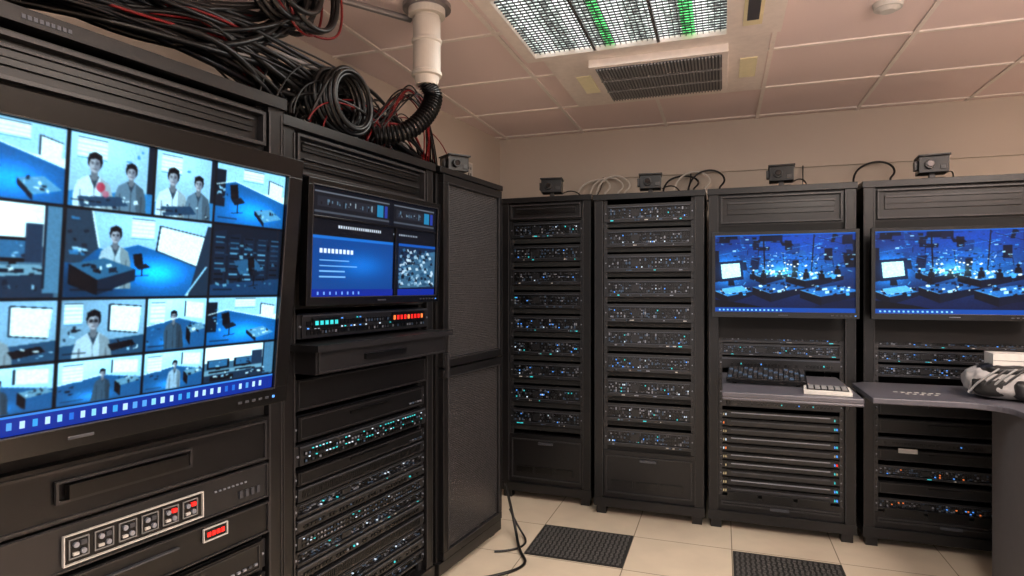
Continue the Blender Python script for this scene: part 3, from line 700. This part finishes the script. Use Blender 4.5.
# ------------------------------------------------------------------ small cameras on racks
def seccam(x,y,z,rot=0,s=1.):
    a = MB(); a.box(-.045,.045,-.035,.04,0,.012,'unit'); a.box(-.012,.012,-.01,.014,.012,.035,'rack_edge')
    a.box(-.055,.055,-.045,.05,.033,.105,'unit'); a.box(-.06,.06,-.06,.055,.103,.110,'unit2')
    a.cyl((-.015,-.062,.068),.020,.02,'y','unit2',20); a.cyl((-.015,-.066,.068),.014,.006,'y','lens',20)
    a.box(.022,.046,-.048,-.044,.045,.065,'rack_edge')
    a.box(-.068,-.055,-.02,.02,.05,.09,'rack_edge')
    a.obj('security_camera', Matrix.Translation((x,y,z)) @ Matrix.Rotation(rot,4,'Z') @ Matrix.Scale(s,4), bevel=.003)
seccam(-1.10,4.04,2.021,.15,1.25); seccam(-.43,3.95,2.001,.1,1.2); seccam(.33,3.92,2.001,-.05,1.2); seccam(1.09,3.92,2.001,-.1,1.25); seccam(-1.36,3.0,2.001,.9,1.1)

# ------------------------------------------------------------------ ceiling things
z1 = 2.642
a = MB()
x0,x1,y0,y1 = -.92,.02,2.38,3.05
for (p,q,r_,s_) in ((x0-.06,x1+.24,y0-.06,y0),(x0-.06,x1+.24,y1,y1+.05),(x0-.06,x0,y0,y1),(x1,x1+.24,y0,y1)): a.box(p,q,r_,s_,z1-.03,z1,'tbar')
a.box(x0,x1,y0,y1,z1-.004,z1,'diffuser')
for i in range(1,36): xx=x0+(x1-x0)*i/36; a.box(xx-.0012,xx+.0012,y0,y1,z1-.014,z1-.006,'vent_dark')
for i in range(1,24): yy=y0+(y1-y0)*i/24; a.box(x0,x1,yy-.0012,yy+.0012,z1-.014,z1-.006,'vent_dark')
for i in (1,2): xx=x0+(x1-x0)*i/3; a.box(xx-.007,xx+.007,y0,y1,z1-.028,z1-.004,'metal')
a.box(x1+.07,x1+.15,y0+.12,y1-.08,z1-.034,z1-.029,'cream'); a.box(x1+.085,x1+.135,y0+.18,y1-.14,z1-.037,z1-.033,'vent_dark')
a.obj('ceiling_light_panel')
a = MB()
x0,x1,y0,y1 = -.90,.22,3.12,3.98
a.box(x0,x1,y0,y1,z1-.02,z1,'tbar'); 
gx0,gx1,gy0,gy1 = -.64,.0,3.22,3.78
a.box(gx0-.03,gx1+.03,gy0-.03,gy1+.03,z1-.06,z1-.02,'tbar')
a.box(gx0,gx1,gy0,gy1,z1-.064,z1-.06,'vent_dark')
for i in range(38): xx=gx0+.01+(gx1-gx0-.02)*i/37; a.box(xx-.004,xx+.004,gy0,gy1,z1-.072,z1-.063,'grey_plastic')
for i in range(1,3): yy=gy0+(gy1-gy0)*i/3; a.box(gx0,gx1,yy-.004,yy+.004,z1-.074,z1-.063,'grey_plastic')
for xx in (-.79,.09): a.box(xx,xx+.085,3.42,3.72,z1-.026,z1-.019,'cream')
a.obj('ceiling_air_vent', bevel=.002)
a = MB(); a.cyl((.68,3.03,2.625),.055,.025,'z','white_plastic',32,.06); a.cyl((.68,3.03,2.612),.03,.014,'z','white_plastic',32,.05); a.obj('smoke_detector')
a = MB()
px,py = -1.22,2.40
a.cyl((px,py,2.63),.105,.02,'z','metal',32); a.cyl((px,py,2.60),.08,.03,'z','pipe',32)
zs = [2.60,2.59,2.585,2.50,2.495,2.485,2.48,2.36,2.355,2.34,2.335,2.30]
rs = [.055,.055,.060,.060,.066,.066,.060,.060,.066,.066,.055,.048]
a.tube([(px,py,z) for z in zs], rs, 'pipe', 40)
a.obj('ceiling_pipe')
def cat(P, n):
    P=[Vector(p) for p in P]; P=[P[0]*2-P[1]]+P+[P[-1]*2-P[-2]]; out=[]
    for i in range(1,len(P)-2):
        for k in range(n):
            t=k/n; p0,p1,p2,p3=P[i-1:i+3]
            out.append(.5*((2*p1)+(p2-p0)*t+(2*p0-5*p1+4*p2-p3)*t*t+(3*p1-p0-3*p2+p3)*t**3))
    out.append(P[-2]); return out
pts = cat([(px,py,2.31),(px+.02,py+.02,2.25),(px+.0,py-.02,2.16),(px-.06,py-.09,2.08),(px-.17,py-.15,2.055)], 22)
a = MB(); a.tube(pts, [.034 if k%3 else .043 for k in range(len(pts))], 'cable_black', 16); a.obj('flexible_hose')
a = MB(); a.tube([(px-.08,py,2.60),(-1.6,1.9,2.58),(-1.75,1.35,2.50)],[.014]*3,'metal',12); a.obj('metal_conduit')
a = MB(); a.box(-.95,3.28,4.748,4.77,2.27,2.292,'wall'); a.box(1.3,1.42,4.74,4.77,2.25,2.31,'white_plastic'); a.obj('wall_trunking')  # cable trunking run along the back wall, with a small box
a = MB(); a.box(0,.11,-.012,0,0,.14,'tbar'); a.box(.01,.10,-.015,-.012,.012,.128,'white_plastic')
for xx in (.035,.067):
    for zz in (.04,.085): a.box(xx,xx+.01,-.017,-.014,zz,zz+.018,'port')
a.obj('wall_socket', Mw @ Matrix.Translation((ww-.60,0,2.22)))

# ------------------------------------------------------------------ cables
class Cables:
    def __init__(s, name, mats):
        s.cu = bpy.data.curves.new(name,'CURVE'); s.cu.dimensions='3D'; s.cu.bevel_depth=1; s.cu.bevel_resolution=2; s.cu.resolution_u=6
        for m_ in mats: s.cu.materials.append(MATS[m_])
        s.o = bpy.data.objects.new(name, s.cu); scene.collection.objects.link(s.o)
    def add(s, pts, r, mi=0):
        sp = s.cu.splines.new('NURBS'); sp.points.add(len(pts)-1)
        for p,q in zip(sp.points, pts): p.co=(*q,1); p.radius=r
        sp.order_u=4; sp.use_endpoint_u=True; sp.material_index=mi
C = Cables('cable_bundle', ['cable_black','cable_red','cable_grey'])
j = lambda s_: R.uniform(-s_,s_)
for i in range(84):
    P = [(-1.72+j(.14), .35+j(.1), 2.08+abs(j(.16))), (-1.60+j(.12),.8+j(.1),2.08+abs(j(.14))), (-1.54+j(.1),1.15+j(.1),2.09+abs(j(.16))), (-1.50+j(.1),1.5+j(.1),2.12+abs(j(.20)))]
    e = R.random()
    if e < .35: P += [(-1.53+j(.1),1.75+j(.08),2.32+j(.08)),(-1.5+j(.06),1.93+j(.08),2.5),(-1.48+j(.05),2.0+j(.06),2.64)]
    elif e < .75: P += [(-1.55+j(.12),1.95+j(.1),2.20+j(.15)),(-1.5+j(.1),2.3+j(.1),2.2+j(.15)),(-1.45+j(.08),2.6+j(.1),2.07),(-1.45+j(.1),2.85,2.02)]
    else: P += [(-1.52+j(.1),1.72+j(.1),2.10),(-1.56+j(.1),1.9+j(.1),2.015)]
    mi = 1 if R.random() < .13 else (2 if R.random() < .05 else 0)
    C.add(P, R.choice([.004,.006,.008,.011]) if mi != 1 else .0042, mi)
for i in range(44):
    y0_ = 1.65+R.random()*.9; y1_ = y0_+.15+R.random()*.6; top = 2.12+R.random()*.25; x = -1.47+j(.08)
    P = [(x,y0_,2.015),(x+j(.05),y0_+.03,2.0+.6*(top-2)),(x+j(.08),(y0_+y1_)/2,top),(x+j(.08),y1_-.03,2.02+.5*(top-2)),(x+j(.08),y1_,2.016)]
    C.add(P, R.choice([.003,.004,.006]), 1 if R.random()<.28 else 0)
for i in range(10):
    x=-1.45+j(.08); y=1.75+j(.12)
    C.add([(x,y,2.64),(x-.03,y-.08,2.5),(x+j(.05),y-.05,2.36),(x+.02,y+.12,2.33+j(.03)),(x,y+.25,2.45),(x,y+.2,2.64)],.010 if i%6 else .005,0 if i%6 else 1)
for i in range(12):
    C.add([(-1.42+j(.04),2.2+j(.1),2.03),(-1.36+j(.05),2.35,2.22+j(.05)),(-1.3+j(.03),2.42+j(.05),2.35+j(.08)),(-1.26+j(.02),2.52,2.2+j(.05)),(-1.38,2.75+j(.1),2.02)],.0035,1 if i%3==0 else 0)
K = Cables('cable_coil', ['cable_black'])
for q_ in range(15):
    P = []
    ra = .100+.03*R.random(); ox=j(.02); oz=j(.006)
    for t in range(0, 19):
        a_ = 2*math.pi*t/16
        P.append((-1.44+(q_-7.5)*.014+ox*.3, 2.04+ra*math.cos(a_)*1.15+ox, 2.145+oz+ra*math.sin(a_)))
    K.add(P, .0085, 0)
W = Cables('wall_cables', ['cable_white','cable_black'])
for cx, mi in ((-.95,0),(-.85,0),(-.80,0),(-.30,1),(-.22,0),(-.12,1),(.95,1)):
    W.add([(cx-.1,4.60,2.02),(cx-.14,4.66,2.18),(cx-.02,4.70,2.29+j(.04)),(cx+.12,4.70,2.25+j(.03)),(cx+.16,4.66,2.16),(cx+.05,4.62,2.12),(cx+.25,4.58,2.015)],.007,mi)
for x in (-1.02,-.36,.40,1.17):
    W.add([(x,4.0,2.05),(x+.06,4.06,2.10),(x+.12,4.2,2.03),(x+.10,4.45,2.02),(x+.14,4.74,2.2),(x+.14,4.745,2.28)],.004,1)
F = Cables('floor_cable', ['cable_black'])
F.add([(-1.17,3.28,.30),(-1.12,3.30,.08),(-1.08,3.22,.012),(-1.0,3.05,.008),(-.93,2.98,.008),(-.98,2.85,.008),(-1.1,2.75,.008)],.008)
F.add([(-1.15,3.30,.15),(-1.1,3.33,.012),(-1.0,3.25,.008),(-1.03,3.1,.008),(-1.15,3.05,.008)],.006)

# ------------------------------------------------------------------ lights (with fixtures)
def area(name, loc, sx, sy, p, col, up=False):
    l = bpy.data.lights.new(name,'AREA'); l.shape='RECTANGLE'; l.size=sx; l.size_y=sy; l.energy=p; l.color=col
    o = bpy.data.objects.new(name, l); o.location=loc; scene.collection.objects.link(o)
    if up: o.rotation_euler=(math.pi,0,0)
    return o
area('ceiling_panel_lamp', (-.45,2.72,2.60), .85, .6, 14, (1,.98,.92))
for (x,y) in ((.9,.7),(1.9,2.0)):
    a = MB(); a.box(x-.3,x+.3,y-.3,y+.3,2.63,2.642,'lamp'); 
    for (p,q,r_,s_) in ((x-.32,x+.32,y-.32,y-.3),(x-.32,x+.32,y+.3,y+.32),(x-.32,x-.3,y-.3,y+.3),(x+.3,x+.32,y-.3,y+.3)): a.box(p,q,r_,s_,2.62,2.642,'tbar')
    a.obj('ceiling_light_panel')
area('rear_panel_lamp', (.9,.7,2.61), .6, .6, 42, (1,.92,.83))
area('right_panel_lamp', (1.9,2.0,2.61), .6, .6, 50, (1,.90,.80))
a = MB(); a.box(1.05,2.65,.60,.74,2.00,2.05,'tbar'); a.box(1.07,2.63,.62,.72,2.05,2.055,'lamp')  # added out-of-view hanging bar, invented to house the ceiling fill light
for x in (1.2,2.5): a.cyl((x,.67,2.05),.005,.60,'z','metal',10)
a.obj('added_uplight_body', bevel=.004)
area('added_ceiling_fill', (1.85,.67,2.07), 1.5, .1, 105, (1,.87,.82), True)  # added upward fill, only there to brighten the ceiling
wd = bpy.data.worlds.new('world'); scene.world = wd; wd.use_nodes = True
bg = wd.node_tree.nodes['Background']; bg.inputs[0].default_value = (1,.89,.85,1); bg.inputs[1].default_value = 1.2

cam = bpy.data.cameras.new('camera'); cam.lens = 610/1024*36; cam.sensor_width = 36; cam.clip_start = .02
co = bpy.data.objects.new('camera', cam); scene.collection.objects.link(co)
co.location = (0,0,1.415); co.rotation_euler = (math.radians(90),0,math.radians(19)); scene.camera = co
